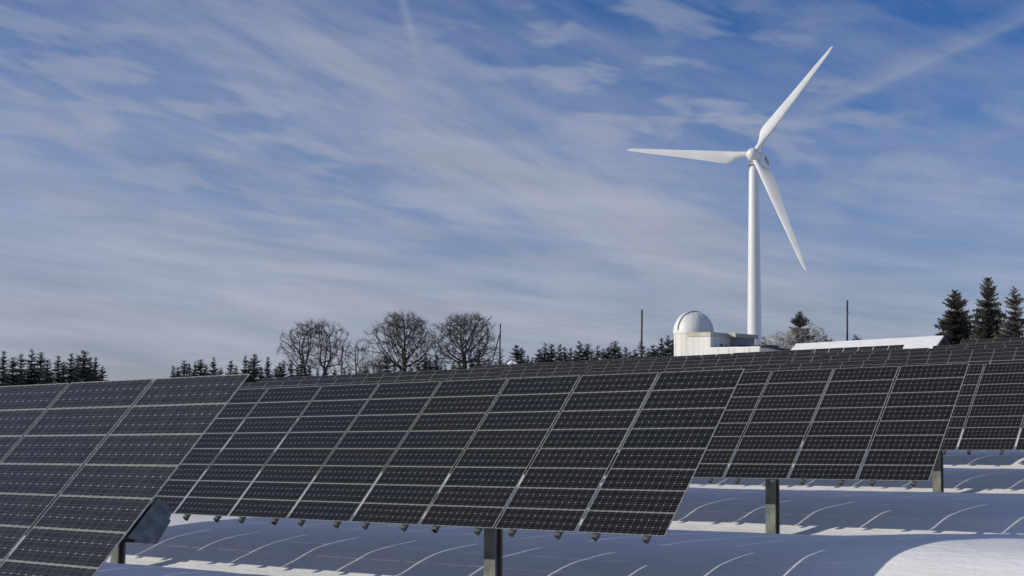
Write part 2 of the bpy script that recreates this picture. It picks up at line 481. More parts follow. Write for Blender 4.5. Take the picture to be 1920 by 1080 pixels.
# ------------------------------------------------------------------ wind turbine
HUB = V3((-119.71, 209.0, 41.47))
yaw, tilt, th0, RB = math.radians(-72.61), math.radians(7.45), math.radians(54.39), 22.3
nx = V3((math.cos(tilt) * math.cos(yaw), math.cos(tilt) * math.sin(yaw), math.sin(tilt)))
e1 = V3((0, 0, 1)).cross(nx).normalized(); e2 = nx.cross(e1)
TC = HUB - nx * 2.3 - V3((.30, .25, 0)); TB = ground(TC.x, TC.y)
turb = empty('wind_turbine', (TC.x, TC.y, TB), 'tall white three-bladed wind turbine standing against the blue sky', 'wind turbine')
def rel(p): return p - V3((TC.x, TC.y, TB))
m = MB()
H = HUB.z - 1.35 - TB - .25
pts = []; rad = []
for i in range(9):
    f = i / 8; pts.append(V3((0, 0, -1.5 + (H + 1.5) * f))); rad.append(lerp(1.36, .80, f))
m.tube(pts, rad, 48)
for f in (.36, .68):
    z = H * f; r = lerp(1.36, .80, (z + 1.5) / (H + 1.5)) + .012
    m.tube([V3((0, 0, z)), V3((0, 0, z + .12))], [r, r], 48)
m.build('tower', M_TURB, turb, smooth=True)
m = MB(); m.tube([V3((0, 0, H)), V3((0, 0, H + .35))], [.86, .86], 40); m.build('yaw_ring', M_SEAM, turb, smooth=True)
# nacelle: rounded box lofted along the rotor axis
m = MB()
def nac_ring(s_, w, h_, dz):
    c = rel(HUB - nx * s_) + e2 * dz
    out = []
    for k in range(28):
        t = 2 * math.pi * k / 28
        cx, cy = math.cos(t), math.sin(t)
        q = (abs(cx) ** 4 + abs(cy) ** 4) ** -.25
        out.append(c + e1 * (cx * q * w) + e2 * (cy * q * h_))
    return out
m.loft([nac_ring(s_, w, h_, dz) for s_, w, h_, dz in
        ((1.05, .95, .95, 0), (1.15, 1.18, 1.22, 0), (1.9, 1.36, 1.42, .02), (4.5, 1.38, 1.45, .04), (6.6, 1.34, 1.36, .12), (7.9, 1.18, 1.14, .25), (8.05, .95, .9, .28))])
nac = m.build('nacelle', M_TURB, turb, smooth=True)
# lettering on the flank seen from the field
cu = bpy.data.curves.new('lettering', 'FONT'); cu.body = 'VESTAS'; cu.size = 1.05; cu.extrude = .01; cu.offset = .01; cu.align_x = 'CENTER'; cu.align_y = 'CENTER'
lt = bpy.data.objects.new('lettering_curve', cu)
COL.objects.link(lt)
dg = bpy.context.evaluated_depsgraph_get(); dg.update()
me = bpy.data.meshes.new_from_object(lt.evaluated_get(dg)); bpy.data.objects.remove(lt)
me.name = 'lettering'; me.materials.clear(); me.materials.append(M_DARK)
lo = bpy.data.objects.new('lettering', me); COL.objects.link(lo); lo.parent = nac
side = e1 if e1.x > 0 else -e1
rd = -nx                                     # reading direction: from the rotor backwards
upv = side.cross(rd) * 1.0
if upv.z < 0: upv = -upv
Mx = Matrix((rd, upv, rd.cross(upv))).transposed().to_4x4()
Mx.translation = rel(HUB - nx * 4.4) + side * 1.40 + upv * .1
lo.matrix_local = Mx
m = MB()
prof_ = [(-1.1, 1.0), (-.6, 1.07), (0, 1.09), (.5, 1.03), (.9, .86), (1.18, .58), (1.32, .26), (1.35, .04)]
m.loft([[rel(HUB + nx * s_) + (e1 * math.cos(2 * math.pi * k / 36) + e2 * math.sin(2 * math.pi * k / 36)) * r for k in range(36)] for s_, r in prof_])
m.build('hub', M_TURB, turb, smooth=True)
def blade(th):
    er = e1 * math.cos(th) + e2 * math.sin(th)
    et = nx.cross(er)                        # trailing direction
    m = MB(); rings = []
    st = [(.035, .98, 1.0, 0), (.06, .98, 1.0, 0), (.09, 1.10, .82, 12), (.13, 1.55, .5, 13), (.17, 1.95, .33, 12), (.205, 2.12, .27, 11), (.26, 2.02, .24, 9), (.35, 1.78, .21, 7),
          (.5, 1.42, .18, 4.5), (.65, 1.12, .16, 2.5), (.8, .84, .15, 1), (.9, .63, .15, .3), (.95, .5, .15, 0), (.98, .34, .16, 0), (1.0, .10, .2, 0)]
    for fr, ch, th_, tw in st:
        c = rel(HUB + er * (fr * RB))
        tw = math.radians(tw)
        cd = et * math.cos(tw) + (-nx) * math.sin(tw); nd = nx * math.cos(tw) + et * math.sin(tw)
        r = []
        blend = sm(.06, .17, fr)
        for k in range(20):
            t = 2 * math.pi * k / 20
            circ = V3((math.cos(t) * .5, math.sin(t) * .5, 0)) * .98
            xa = (1 + math.cos(t)) / 2       # 1 = trailing edge, 0 = leading edge
            ya = 5 * th_ * (.2969 * math.sqrt(max(xa, 0)) - .126 * xa - .3516 * xa ** 2 + .2843 * xa ** 3 - .1015 * xa ** 4)
            lead = -.42 * min(1, .5 + ch / 4)
            air = V3((lead + xa * ch, (ya if math.sin(t) >= 0 else -ya) * ch, 0))
            if fr > .97: air.x += .12
            p = circ.lerp(air, blend)
            r.append(c + cd * p.x + nd * p.y)
        rings.append(r)
    m.loft(rings)
    return m.build('blade', M_TURB, turb, smooth=True)
for k in range(3): blade(th0 + k * 2 * math.pi / 3)

# ------------------------------------------------------------------ observatory (dome on a drum with low annex)
OB = V3((-81.5, 132.5, 1.0))
ob = empty('observatory', OB, 'cream boarded observatory with white dome beside the turbine foot', 'observatory')
def rb(p): return V3(p) - OB
DC = V3((-83.5, 132.75, 0)); ZB = 7.74; DR = 2.17
m = MB()
m.loft([[rb((DC.x + (DR - .06) * math.cos(2 * math.pi * k / 48), DC.y + (DR - .06) * math.sin(2 * math.pi * k / 48), z)) for k in range(48)] for z in (.6, ZB - .32)])
drum = m.build('drum', M_PLANK, ob, smooth=True)
m = MB()
for z0, z1, r in ((ZB - .32, ZB - .02, DR + .03), (6.42, 6.50, DR - .03)):
    m.loft([[rb((DC.x + r * math.cos(2 * math.pi * k / 48), DC.y + r * math.sin(2 * math.pi * k / 48), z)) for k in range(48)] for z in (z0, z1)])
m.build('drum_ring', M_WHITEB, ob, smooth=True)
m = MB()
rings = []
for j in range(14):
    a = math.radians(j * 90 / 13.0)
    r = DR * math.cos(a); z = ZB - .02 + DR * .97 * math.sin(a)
    rings.append([rb((DC.x + max(r, .01) * math.cos(2 * math.pi * k / 64), DC.y + max(r, .01) * math.sin(2 * math.pi * k / 64), z)) for k in range(64)])
m.loft(rings)
dome = m.build('dome', M_WHITEB, ob, smooth=True)
def arc_band(name, az, half, r0, r1, mat, a0=0, a1=118):
    """shutter band running over the dome in the vertical plane of azimuth az"""
    m = MB(); rr = []
    d = V3((math.cos(az), math.sin(az), 0)); sd = V3((-math.sin(az), math.cos(az), 0))
    for j in range(25):
        a = math.radians(a0 + (a1 - a0) * j / 24)
        ring = []
        for (w, rad_) in ((-half, r0), (half, r0), (half, r1), (-half, r1)):
            R_ = math.sqrt(max(.01, rad_ ** 2 - w * w)) if rad_ == r0 else rad_
            p = V3((DC.x, DC.y, ZB)) + d * (R_ * math.cos(a)) + V3((0, 0, R_ * .97 * math.sin(a))) + sd * w
            ring.append(p - OB)
        rr.append(ring)
    m.loft(rr)
    return m.build(name, mat, dome)
azs = math.radians(-93)
arc_band('shutter', azs - math.radians(24), .36, DR - .05, DR + .055, M_WHITEB, 0, 112)
# dark edge strip of the shutter
m = MB(); rr = []
az = azs - math.radians(24); d = V3((math.cos(az), math.sin(az), 0)); sd = V3((-math.sin(az), math.cos(az), 0))
for j in range(25):
    a = math.radians(2 + 100 * j / 24); ring = []
    for w, rad_ in ((.37, DR - .1), (.44, DR - .1), (.44, DR + .03), (.37, DR + .03)):
        p = V3((DC.x, DC.y, ZB)) + d * (rad_ * math.cos(a)) + V3((0, 0, rad_ * .97 * math.sin(a))) + sd * w
        ring.append(p - OB)
    rr.append(ring)
m.loft(rr); m.build('shutter_track', M_SEAM, dome)
m = MB()
for k in range(16):
    az = 2 * math.pi * k / 16 + .1
    d = V3((math.cos(az), math.sin(az), 0)); sd = V3((-math.sin(az), math.cos(az), 0)); rr = []
    for j in range(13):
        a = math.radians(j * 80 / 12.0)
        rr.append([V3((DC.x, DC.y, ZB)) + d * (r_ * math.cos(a)) + V3((0, 0, r_ * .97 * math.sin(a))) + sd * w - OB for w, r_ in ((-.012, DR - .03), (.012, DR - .03), (.012, DR + .001), (-.012, DR + .001))])
    m.loft(rr)
m.build('rib', M_WHITEB, dome)
def obox(name, lo, hi, mat, parent=ob, bevel=0):
    m = MB(); m.box(rb(lo), rb(hi)); return m.build(name, mat, parent, bevel=bevel)
obox('main_wall', (-82.38, 130.02, .5), (-79.70, 137.6, 6.97), M_PLANK)
m = MB()
m.box(rb((-82.56, 129.9, 6.97)), rb((-79.58, 133.36, 7.42)))
m.box(rb((-82.56, 133.36, 6.97)), rb((-78.60, 138.3, 7.40)))
m.build('roof_fascia', M_FASCIA, ob, bevel=.02)
obox('rear_wall', (-79.70, 134.2, .5), (-78.9, 137.9, 6.96), M_WALLGREY)
obox('annex_wall', (-79.70, 130.0, .5), (-73.82, 135.4, 5.66), M_PLANK)
obox('parapet_cap', (-79.69, 129.96, 5.66), (-73.78, 130.16, 5.78), M_SNOWROOF)
m = MB()
m.prism([rb((-73.80, 130.2, 5.70)), rb((-73.80, 130.2, 5.90)), rb((-73.80, 137.5, 5.66)), rb((-73.80, 137.5, 5.50))], V3((-.6, 0, 0)), V3((.12, 0, 0)))
m.build('annex_roof_edge', M_ROOFD, ob)
for y0, y1, z0, z1 in ((131.9, 132.5, 5.9, 6.3), (133.0, 133.3, 5.9, 6.3)):
    f_ = obox('window', (-79.70, y0, z0), (-79.66, y1, z1), M_WHITEB)
    m = MB(); m.box(rb((-79.68, y0 + .05, z0 + .05)), rb((-79.645, y1 - .05, z1 - .05))); m.build('pane', M_GLASSD, f_)
obox('roof_hatch', (-78.5, 133.6, 5.7), (-75.2, 136.5, 6.12), M_ROOFD)

# ------------------------------------------------------------------ snowy barn roof
BY = 135.0
barn = empty('barn', (-65, BY + 4, 1.0), 'long barn with a sunlit snow covered roof right of the observatory', 'barn')
def rr_(x, y, z): return V3((x + 65, y - BY - 4, z - 1.0))
def bz(x, z0): return z0 + (x + 73) * .031
m = MB()
th = V3((0, 0, .16))
def slab(a, b_, c, d, t=.16):
    lo_ = [a, b_, c, d]; m.prism(lo_, V3((0, 0, 0)), V3((0, 0, t)))
slab(rr_(-72.28, BY - 3.4, bz(-72.28, 4.1)), rr_(-56.19, BY - 3.4, bz(-56.19, 4.1)), rr_(-56.19, BY, bz(-56.19, 6.06)), rr_(-72.28, BY, bz(-72.28, 6.06)))
m.build('snow_roof', M_SNOWROOF, barn, bevel=.03)
m = MB()
slab(rr_(-72.28, BY + .03, bz(-72.28, 6.04)), rr_(-56.19, BY + .03, bz(-56.19, 6.04)), rr_(-56.19, BY + 3.6, bz(-56.19, 4.0)), rr_(-72.28, BY + 3.6, bz(-72.28, 4.0)))
m.build('rear_roof', M_ROOFD, barn)
m = MB()
for x0, x1 in ((-71.9, -71.7), (-56.8, -56.6)):
    m.prism([rr_(x0, BY - 2.9, .6), rr_(x0, BY - 2.9, bz(x0, 4.2)), rr_(x0, BY, bz(x0, 5.95)), rr_(x0, BY + 3, bz(x0, 4.2)), rr_(x0, BY + 3, .6)], V3((0, 0, 0)), V3((x1 - x0, 0, 0)))
m.box(rr_(-71.7, BY - 2.9, .6), rr_(-56.8, BY - 2.7, bz(-71.7, 4.15))); m.box(rr_(-71.7, BY + 2.8, .6), rr_(-56.8, BY + 3.0, bz(-71.7, 4.15)))
m.build('wall', M_WOOD, barn)

# tilted slab by the right hand spruces
sp = V3((-57.2, 150.0, ground(-57.2, 150)))
sl = empty('tilted_rack', sp, 'steeply tilted pale grey slab standing before the rightmost spruce', 'tilted rack')

# ------------------------------------------------------------------ utility poles and wires
PD = V3((.776, .63, 0))                       # direction of the line
SDv = V3((.63, -.776, 0))
def pole(x, y, ztop, label, strut=False, r=.13):
    g = ground(x, y)
    o = empty('utility_pole', (x, y, g), label, 'utility pole', 'timber utility poles of one overhead line')
    h_ = ztop - g
    m = MB(); m.tube([V3((0, 0, -.5)), V3((.02, 0, h_ * .5)), V3((.10, 0, h_))], [r * 1.15, r, r * .85], 10); m.build('shaft', M_WOOD, o, smooth=True)
    for dz, s in ((.45, 1), (1.15, -1), (1.85, 1)):
        m = MB(); q = V3((.09, 0, h_ - dz))
        m.tube([q, q + SDv * s * .26, q + SDv * s * .26 + V3((0, 0, .12))], [.045, .045, .045], 6)
        m.tube([q + SDv * s * .26 + V3((0, 0, .02)), q + SDv * s * .26 + V3((0, 0, .30))], [.11, .08], 8)
        m.build('insulator', M_WOOD, o)
    if strut:
        m = MB(); m.tube([V3((-2.1, -1.2, -.5)), V3((.05, -.1, h_ * .86))], [r * 1.0, r * .8], 8); m.build('brace', M_WOOD, o, smooth=True)
    return [V3((x + .09, y, ztop - dz + .22)) + SDv * s * .26 for dz, s in ((.45, 1), (1.15, -1), (1.85, 1))]
ends = [pole(-138.06, 132.5, 6.95, 'short thin utility pole behind the left bare tree', r=.09),
        pole(-121.7, 145.6, 10.16, 'utility pole with a diagonal brace, right of the bare trees', True, r=.10),
        pole(-107.1, 157.4, 12.23, 'tall utility pole rising from the spruce row left of the dome'),
        pole(-86.0, 174.6, 13.67, 'utility pole standing behind the snowy barn roof'),
        pole(-58.0, 197.5, 14.4, 'utility pole hidden among the tall spruces at far right')]
for k in range(len(ends) - 1):
    m = MB()
    for a, b_ in zip(ends[k], ends[k + 1]):
        pts = [a.lerp(b_, t / 10) - V3((0, 0, .18 * 4 * (t / 10) * (1 - t / 10))) for t in range(11)]
        m.tube(pts, [.0035] * 11, 4, cap=False)
    o = m.build('power_line', M_WIRE)
    tag(o, ['three thin wires from the thin short pole to the braced pole', 'three thin wires from the braced pole to the tall pole left of the dome',
            'three thin wires passing behind the turbine tower', 'three thin wires from the barn pole to the right hand spruces'][k], 'power line', 'overhead wires')

# ------------------------------------------------------------------ trees
def conifer_proto(name, Ht, R, tiers, nb, seed, mats, snow=.35, dense=1.0, sparse_top=True):
    rnd = random.Random(seed)
    root = empty(name, (0, 0, 0))
    m = MB(); m.tube([V3((0, 0, -.6)), V3((0, 0, Ht * .5)), V3((0, 0, Ht * .99))], [Ht * .018, Ht * .011, .01], 7)
    m.build('trunk', M_BARK, root)
    m = MB()
    lean = [rnd.uniform(.85, 1.15) for _ in range(9)]
    for t in range(tiers):
        f = (t + rnd.uniform(-.3, .3)) / tiers
        f = min(.985, max(.03, f))
        z = Ht * f
        rr = R * ((1 - f) ** .8) * rnd.uniform(.8, 1.12) + .04 * R
        n = max(5, int(nb * (1 - f * .45)))
        a0 = rnd.uniform(0, 6.3)
        for k in range(n):
            az = a0 + 2 * math.pi * k / n + rnd.uniform(-.25, .25)
            z = Ht * f + rnd.uniform(-.55, .55) * Ht / tiers
            L = rr * rnd.uniform(.68, 1.12) * lean[int((az % 6.283) / 6.284 * 9)]
            d = V3((math.cos(az), math.sin(az), 0)); s = V3((-math.sin(az), math.cos(az), 0))
            up0 = .35 if f > .8 else 0
            droop = rnd.uniform(.25, .5) * (1 - f * .6)
            sp_ = []
            S = 5
            for i in range(S + 1):
                u = i / S
                sp_.append(V3((0, 0, z + L * (up0 * u - droop * u + .28 * u * u))) + d * (L * u))
            for i in range(S):
                u = i / S; w = L * .40 * (1 - u * .72) * rnd.uniform(.8, 1.25) + .05
                a, b_ = sp_[i], sp_[i + 1]
                for sg in (-1, 1):
                    tip = a.lerp(b_, .9) + s * sg * w + V3((0, 0, -w * rnd.uniform(.1, .5))) + d * w * .4
                    m.face([a, b_, tip], 0)
                for _h in range(2):                # hanging sprays
                    tip = a.lerp(b_, rnd.uniform(.3, .9)) + V3((0, 0, -w * rnd.uniform(.6, 1.3))) + s * rnd.uniform(-.6, .6) * w
                    m.face([a, b_, tip], 0)
                if rnd.random() < snow and f < .93:
                    off = V3((0, 0, .03 * Ht / 8 + .02))
                    ww = w * .55
                    m.face([a + off + s * ww * .3, b_ + off - s * ww * .2, a.lerp(b_, .8) + off + s * ww - V3((0, 0, ww * .2))], 1)
                    m.face([a + off - s * ww * .3, b_ + off + s * ww * .2, a.lerp(b_, .8) + off - s * ww - V3((0, 0, ww * .2))], 1)
            m.face([sp_[-2], sp_[-1] + d * L * .10, sp_[-2] + s * .05 * L + d * .1 * L], 0)
    m.face([V3((-.03, 0, Ht * .94)), V3((.03, 0, Ht * .94)), V3((0, 0, Ht))], 0)
    m.face([V3((0, -.03, Ht * .94)), V3((0, .03, Ht * .94)), V3((0, 0, Ht))], 0)
    m.build('crown', mats, root, fix=False)
    return root
SP = []
for i in range(6):
    SP.append((conifer_proto('spruce', 8.0, (2.1, 1.8, 2.3, 1.75, 2.0, 2.4)[i], (23, 25, 22, 26, 24, 21)[i], 12, 40 + i, [M_NEEDLE, M_NSNOW], (.5, .4, .6, .45, .7, .5)[i]), 8.0))
BIG = [conifer_proto('spruce', 10.0, (3.4, 2.8, 2.6)[i], (34, 38, 27)[i], (17, 15, 13)[i], 80 + i, [M_NEEDLE2, M_NFROST], (.8, .7, .5)[i]) for i in range(3)]
used = set()
ORD = ['first', 'second', 'third', 'fourth', 'fifth', 'sixth', 'seventh', 'eighth', 'ninth', 'tenth', 'eleventh', 'twelfth', 'thirteenth', 'fourteenth', 'fifteenth']
def plant(proto, ph, x, y, ztop, label, group, rot=None, wide=1.0, minh=3.5):
    g = ground(x, y) - .1
    h_ = max(ztop - g, minh)
    if id(proto) in used:
        o = copy_tree(proto)
    else:
        used.add(id(proto)); o = proto
    s = h_ / ph
    o.location = (x, y, g); o.scale = (s * wide, s * wide, s)
    o.rotation_euler = (0, 0, random.uniform(0, 6.28) if rot is None else rot)
    tag(o, label, 'spruce' , group)
    return o
TREES = {'at the far left': ('in the dark clump at the far left', [[-159.08, 95.89, 5.78, 0.85], [-169.56, 103.56, 5.23, 1.15], [-179.98, 111.14, 6.11, 1.05], [-162.04, 101.54, 6.08, 0.95], [-172.28, 109.34, 6.15, 0.85], [-154.99, 99.36, 4.66, 1.15], [-164.96, 107.31, 5.56, 1.05], [-175.42, 114.99, 5.04, 0.95], [-158.2, 104.74, 5.66, 0.85], [-168.45, 112.53, 5.77, 1.15], [-151.52, 102.1, 5.8, 1.05], [-161.73, 109.98, 5.39, 0.95], [-171.93, 117.79, 5.75, 0.85], [-155.24, 107.34, 3.94, 1.15]]), 'left of the bare trees': ('in the gap left of the bare trees', [[-163.64, 124.72, 4.58, 0.85], [-173.32, 132.98, 4.72, 1.15], [-182.7, 141.38, 6.01, 1.05], [-166.96, 130.06, 5.05, 0.95], [-176.37, 138.5, 5.61, 0.85], [-160.66, 127.08, 5.51, 1.15], [-170.12, 135.57, 5.07, 1.05], [-179.11, 144.26, 6.63, 0.95], [-163.48, 132.98, 4.48, 0.85], [-172.14, 141.95, 5.9, 1.15], [-156.84, 130.3, 4.66, 1.05]]), 'before the left bare tree': ('near the foot of the left bare tree', [[-155.8, 131.01, 6.08, 0.85], [-161.21, 136.38, 5.31, 1.15], [-166.42, 141.69, 6.79, 1.05], [-157.03, 135.02, 4.63, 0.95], [-161.95, 140.53, 6.37, 0.85], [-152.47, 133.9, 4.63, 1.15], [-157.8, 139.18, 5.35, 1.05], [-163.12, 144.5, 5.79, 0.95], [-153.72, 137.69, 5.12, 0.85], [-158.67, 143.39, 4.84, 1.15], [-149.72, 136.06, 5.56, 1.05], [-154.53, 141.91, 4.93, 0.95]]), 'between the bare trees': ('standing among the three bare trees', [[-151.74, 140.99, 4.57, 0.85], [-152.97, 148.43, 4.6, 1.15], [-153.18, 156.45, 6.9, 1.05], [-145.47, 150.26, 5.67, 0.95], [-146.37, 157.81, 7.16, 0.85], [-139.3, 151.1, 5.78, 1.15], [-142.95, 156.44, 6.76, 1.05], [-146.34, 162.22, 5.52, 0.95], [-138.88, 155.68, 5.59, 0.85], [-140.16, 162.85, 7.71, 1.15], [-132.73, 156.45, 6.23, 1.05], [-136.29, 162.0, 5.89, 0.95], [-139.79, 167.4, 7.45, 0.85]]), 'low between the bare trees': ('low in the gaps between the bare trees', [[-163.31, 153.54, 4.8, 0.85], [-167.41, 159.26, 4.79, 1.15], [-171.36, 165.06, 5.21, 1.05], [-161.12, 159.82, 5.43, 0.95], [-164.3, 166.24, 5.96, 0.85], [-154.33, 160.85, 5.48, 1.15], [-158.02, 166.9, 5.58, 1.05], [-161.87, 172.75, 6.28, 0.95], [-151.82, 167.42, 5.87, 0.85], [-154.24, 174.46, 6.42, 1.15], [-145.85, 167.71, 6.48, 1.05], [-148.88, 174.32, 6.36, 0.95]]), 'right of the braced pole': ('in the group right of the braced pole', [[-127.55, 154.27, 5.73, 0.85], [-131.16, 160.79, 8.19, 1.15], [-135.36, 167.08, 8.1, 1.05], [-127.62, 158.99, 6.62, 0.95], [-131.85, 165.27, 6.48, 0.85], [-124.02, 157.0, 7.4, 1.15], [-127.98, 163.37, 8.46, 1.05], [-131.8, 169.94, 8.7, 0.95], [-124.03, 161.77, 8.25, 0.85], [-128.06, 168.2, 8.17, 1.15]]), 'in the middle': ('in the middle of the spruce row', [[-120.62, 159.78, 7.59, 0.85], [-124.14, 166.49, 8.81, 1.15], [-127.71, 173.29, 8.82, 1.05], [-120.62, 164.7, 7.0, 0.95], [-124.28, 171.28, 8.45, 0.85], [-117.11, 162.67, 7.48, 1.15], [-120.95, 169.2, 8.0, 1.05], [-124.93, 175.58, 8.85, 0.95], [-117.96, 166.7, 8.77, 0.85], [-121.91, 173.24, 8.32, 1.15]]), 'low before the dome': ('lower tier of the spruce row left of the dome', [[-138.04, 174.09, 6.9, 0.85], [-141.72, 180.1, 7.46, 1.15], [-145.16, 186.32, 7.87, 1.05], [-137.79, 178.78, 7.45, 0.95], [-140.6, 185.55, 7.61, 0.85], [-133.29, 177.94, 7.44, 1.15], [-136.56, 184.3, 7.86, 1.05], [-139.31, 191.12, 7.94, 0.95], [-131.75, 183.73, 7.69, 0.85], [-133.83, 191.08, 7.95, 1.15], [-126.52, 183.52, 7.36, 1.05], [-128.97, 190.53, 7.94, 0.95], [-132.1, 197.02, 8.11, 0.85], [-124.51, 189.59, 8.52, 1.15]]), 'left of the dome': ('just left of the dome', [[-106.08, 152.29, 7.22, 0.85], [-111.39, 160.93, 6.96, 1.15], [-116.5, 169.65, 7.56, 1.05], [-107.32, 157.66, 8.21, 0.95], [-112.27, 166.64, 7.54, 0.85], [-103.3, 154.55, 7.46, 1.15], [-108.45, 163.3, 7.5, 1.05], [-113.53, 171.91, 9.42, 0.95], [-104.5, 159.9, 8.95, 0.85], [-109.56, 168.73, 8.9, 1.15]]), 'behind the barn': ('peeping over the building and barn roofs', [[-99.69, 176.78, 9.53, 0.85], [-96.5, 189.1, 9.97, 1.15], [-99.33, 196.53, 9.78, 1.05], [-91.52, 188.32, 9.9, 0.95], [-94.54, 195.57, 9.96, 0.85], [-77.36, 195.02, 10.6, 1.15]])}
for cname, (place, lst) in TREES.items():
    for i, (x, y, zt, w) in enumerate(lst):
        k = (i * 5 + len(cname)) % 6
        pr, ph = SP[k]
        w *= 1.28 if cname == 'at the far left' else 1.24
        plant(pr, ph, x, y, zt, '%s spruce from the left %s' % (ORD[i], place), 'spruces ' + cname, wide=w)
BIGT = [(-68.9, 169.17, 14.01, 1.15, 'broad frosted spruce at the right end of the barn roof'), (-64.62, 168.63, 15.53, 0.98, 'tallest frosted spruce, between two others near the right edge'), (-60.75, 166.77, 14.07, 1.05, 'looser dark spruce at the right edge behind the tilted slab'), (-90.91, 170.74, 12.2, 1.1, 'lone bushy spruce rising from frosted shrubs behind the barn')]
for i, (x, y, zt, w, lb) in enumerate(BIGT):
    plant(BIG[i % 3], 10.0, x, y, zt, lb, 'tall frosted spruces', wide=w)

def bare_tree(name, Ht, hw, seed, mt, mc, crown_lo, natt, twin=False, tip=.011, droop=0.0, twigs=3, wid=.42):
    """broadleaf tree in winter, grown towards points scattered through the crown volume"""
    from mathutils.kdtree import KDTree
    rnd = random.Random(seed)
    root = empty(name, (0, 0, 0))
    H0 = Ht * crown_lo
    ph = [rnd.uniform(0, 6.28) for _ in range(4)]
    att = []
    while len(att) < natt:
        hf = rnd.random() ** .8; az = rnd.uniform(0, 6.283)
        e = 1 - ((hf - wid) / (1.02 - wid if hf > wid else wid + .42)) ** 2
        if e <= 0: continue
        R = hw * math.sqrt(e) * (1 + .12 * math.sin(3 * az + ph[0]) + .11 * math.sin(5 * az + ph[1] + 4 * hf) + .10 * math.sin(9 * hf + ph[2] + az) + .07 * math.sin(14 * hf + 8 * az))
        q = rnd.random() ** .52
        att.append(V3((R * q * math.cos(az), R * q * math.sin(az), H0 + (Ht - H0) * hf * (.80 + .20 * q if hf > .8 else 1) * (1 - .06 * rnd.random()))))
    pos = []; par = []
    def addn(p, k): pos.append(p); par.append(k); return len(pos) - 1
    st = .24
    bases = [V3((0, 0, -.5))] if not twin else [V3((-.5, -.35, -.5)), V3((.75, .5, -.5))]
    for b0 in bases:
        k = addn(b0, -1)
        n = int((H0 * .98 + .5) / st)
        tgt = V3((b0.x * 2.0, b0.y * 2.0, 0)) if twin else V3((rnd.uniform(-.3, .3), .2, 0))
        for i in range(1, n + 1):
            f = i / n
            k = addn(b0 + (tgt - V3((b0.x, b0.y, 0))) * f * f + V3((.10 * math.sin(f * 5 + b0.x), .08 * math.cos(f * 4), (H0 * .98 + .5) * f)), k)
    trunk_n = len(pos)
    alive = att
    cc = {}
    for it in range(110):
        kd = KDTree(len(pos))
        for i, p in enumerate(pos): kd.insert(p, i)
        kd.balance()
        pull = {}; rest = []
        for a_ in alive:
            co_, i, d = kd.find(a_)
            if d < .34: continue
            rest.append(a_)
            if d < 3.6:
                v = (a_ - co_).normalized()
                pull[i] = pull[i] + v if i in pull else v.copy()
        alive = rest
        if not pull or not alive: break
        for i, v in pull.items():
            if v.length < .15 or cc.get(i, 0) >= 3: continue
            cc[i] = cc.get(i, 0) + 1
            d0 = (pos[i] - pos[par[i]]).normalized() if par[i] >= 0 else V3((0, 0, 1))
            d = (v.normalized() + d0 * .95 + V3((rnd.uniform(-.16, .16), rnd.uniform(-.16, .16), rnd.uniform(-.10, .16)))).normalized()
            addn(pos[i] + d * st, i)
    nb = len(pos)
    nch = [0] * nb
    for i in range(nb):
        if par[i] >= 0: nch[par[i]] += 1
    # fine twigs
    order = [0] * nb
    for i in range(nb - 1, -1, -1):
        if par[i] >= 0: order[par[i]] = max(order[par[i]], order[i] + 1)
    for i in range(trunk_n, nb):
        if order[i] > 9: continue
        d0 = (pos[i] - pos[par[i]]).normalized()
        for t in range(twigs if order[i] < 4 else (1 if rnd.random() < .7 else 0)):
            d = (d0 * 1.2 + V3((rnd.uniform(-.8, .8), rnd.uniform(-.8, .8), rnd.uniform(-.4, .75) - droop))).normalized()
            L = rnd.uniform(.3, .8) * (1.35 if order[i] < 2 else 1)
            k = addn(pos[i] + d * L * .5, i)
            d = (d + V3((rnd.uniform(-.3, .3), rnd.uniform(-.3, .3), rnd.uniform(-.1, .3) - droop))).normalized()
            addn(pos[k] + d * L * .6, k)
    n = len(pos); w_ = [0.0] * n
    for i in range(n - 1, -1, -1):
        if w_[i] == 0: w_[i] = 1.0
        if par[i] >= 0: w_[par[i]] += w_[i]
    rad = [tip * max(1, x) ** .43 for x in w_]
    mt_ = MB(); mc_ = MB()
    def seg(mb, a_, b_, ra, rb_, n_):
        d = (b_ - a_)
        if d.length < 1e-5: return
        d = d.normalized(); q = V3((0, 0, 1)) if abs(d.z) < .85 else V3((1, 0, 0))
        u = d.cross(q).normalized(); v = d.cross(u); i0 = len(mb.v)
        for p, r in ((a_, ra), (b_, rb_)):
            for k in range(n_):
                t = 2 * math.pi * k / n_
                mb.v.append(tuple(p + (u * math.cos(t) + v * math.sin(t)) * r))
        for k in range(n_):
            k2 = (k + 1) % n_
            mb.f.append((i0 + k, i0 + k2, i0 + n_ + k2, i0 + n_ + k)); mb.m.append(0)
    for i in range(n):
        if par[i] < 0: continue
        a_, b_ = pos[par[i]], pos[i]
        ra, rb_ = min(rad[par[i]], rad[i] * 1.5), rad[i]
        if i < trunk_n: seg(mt_, a_, b_ + (b_ - a_) * .05, rad[par[i]], rb_, 8)
        else: seg(mc_, a_, b_, ra, rb_, 6 if rb_ > .05 else (4 if rb_ > .02 else 3))
    mt_.build('trunk', mt, root, smooth=True, fix=False)
    mc_.build('crown', mc, root, fix=False)
    return root
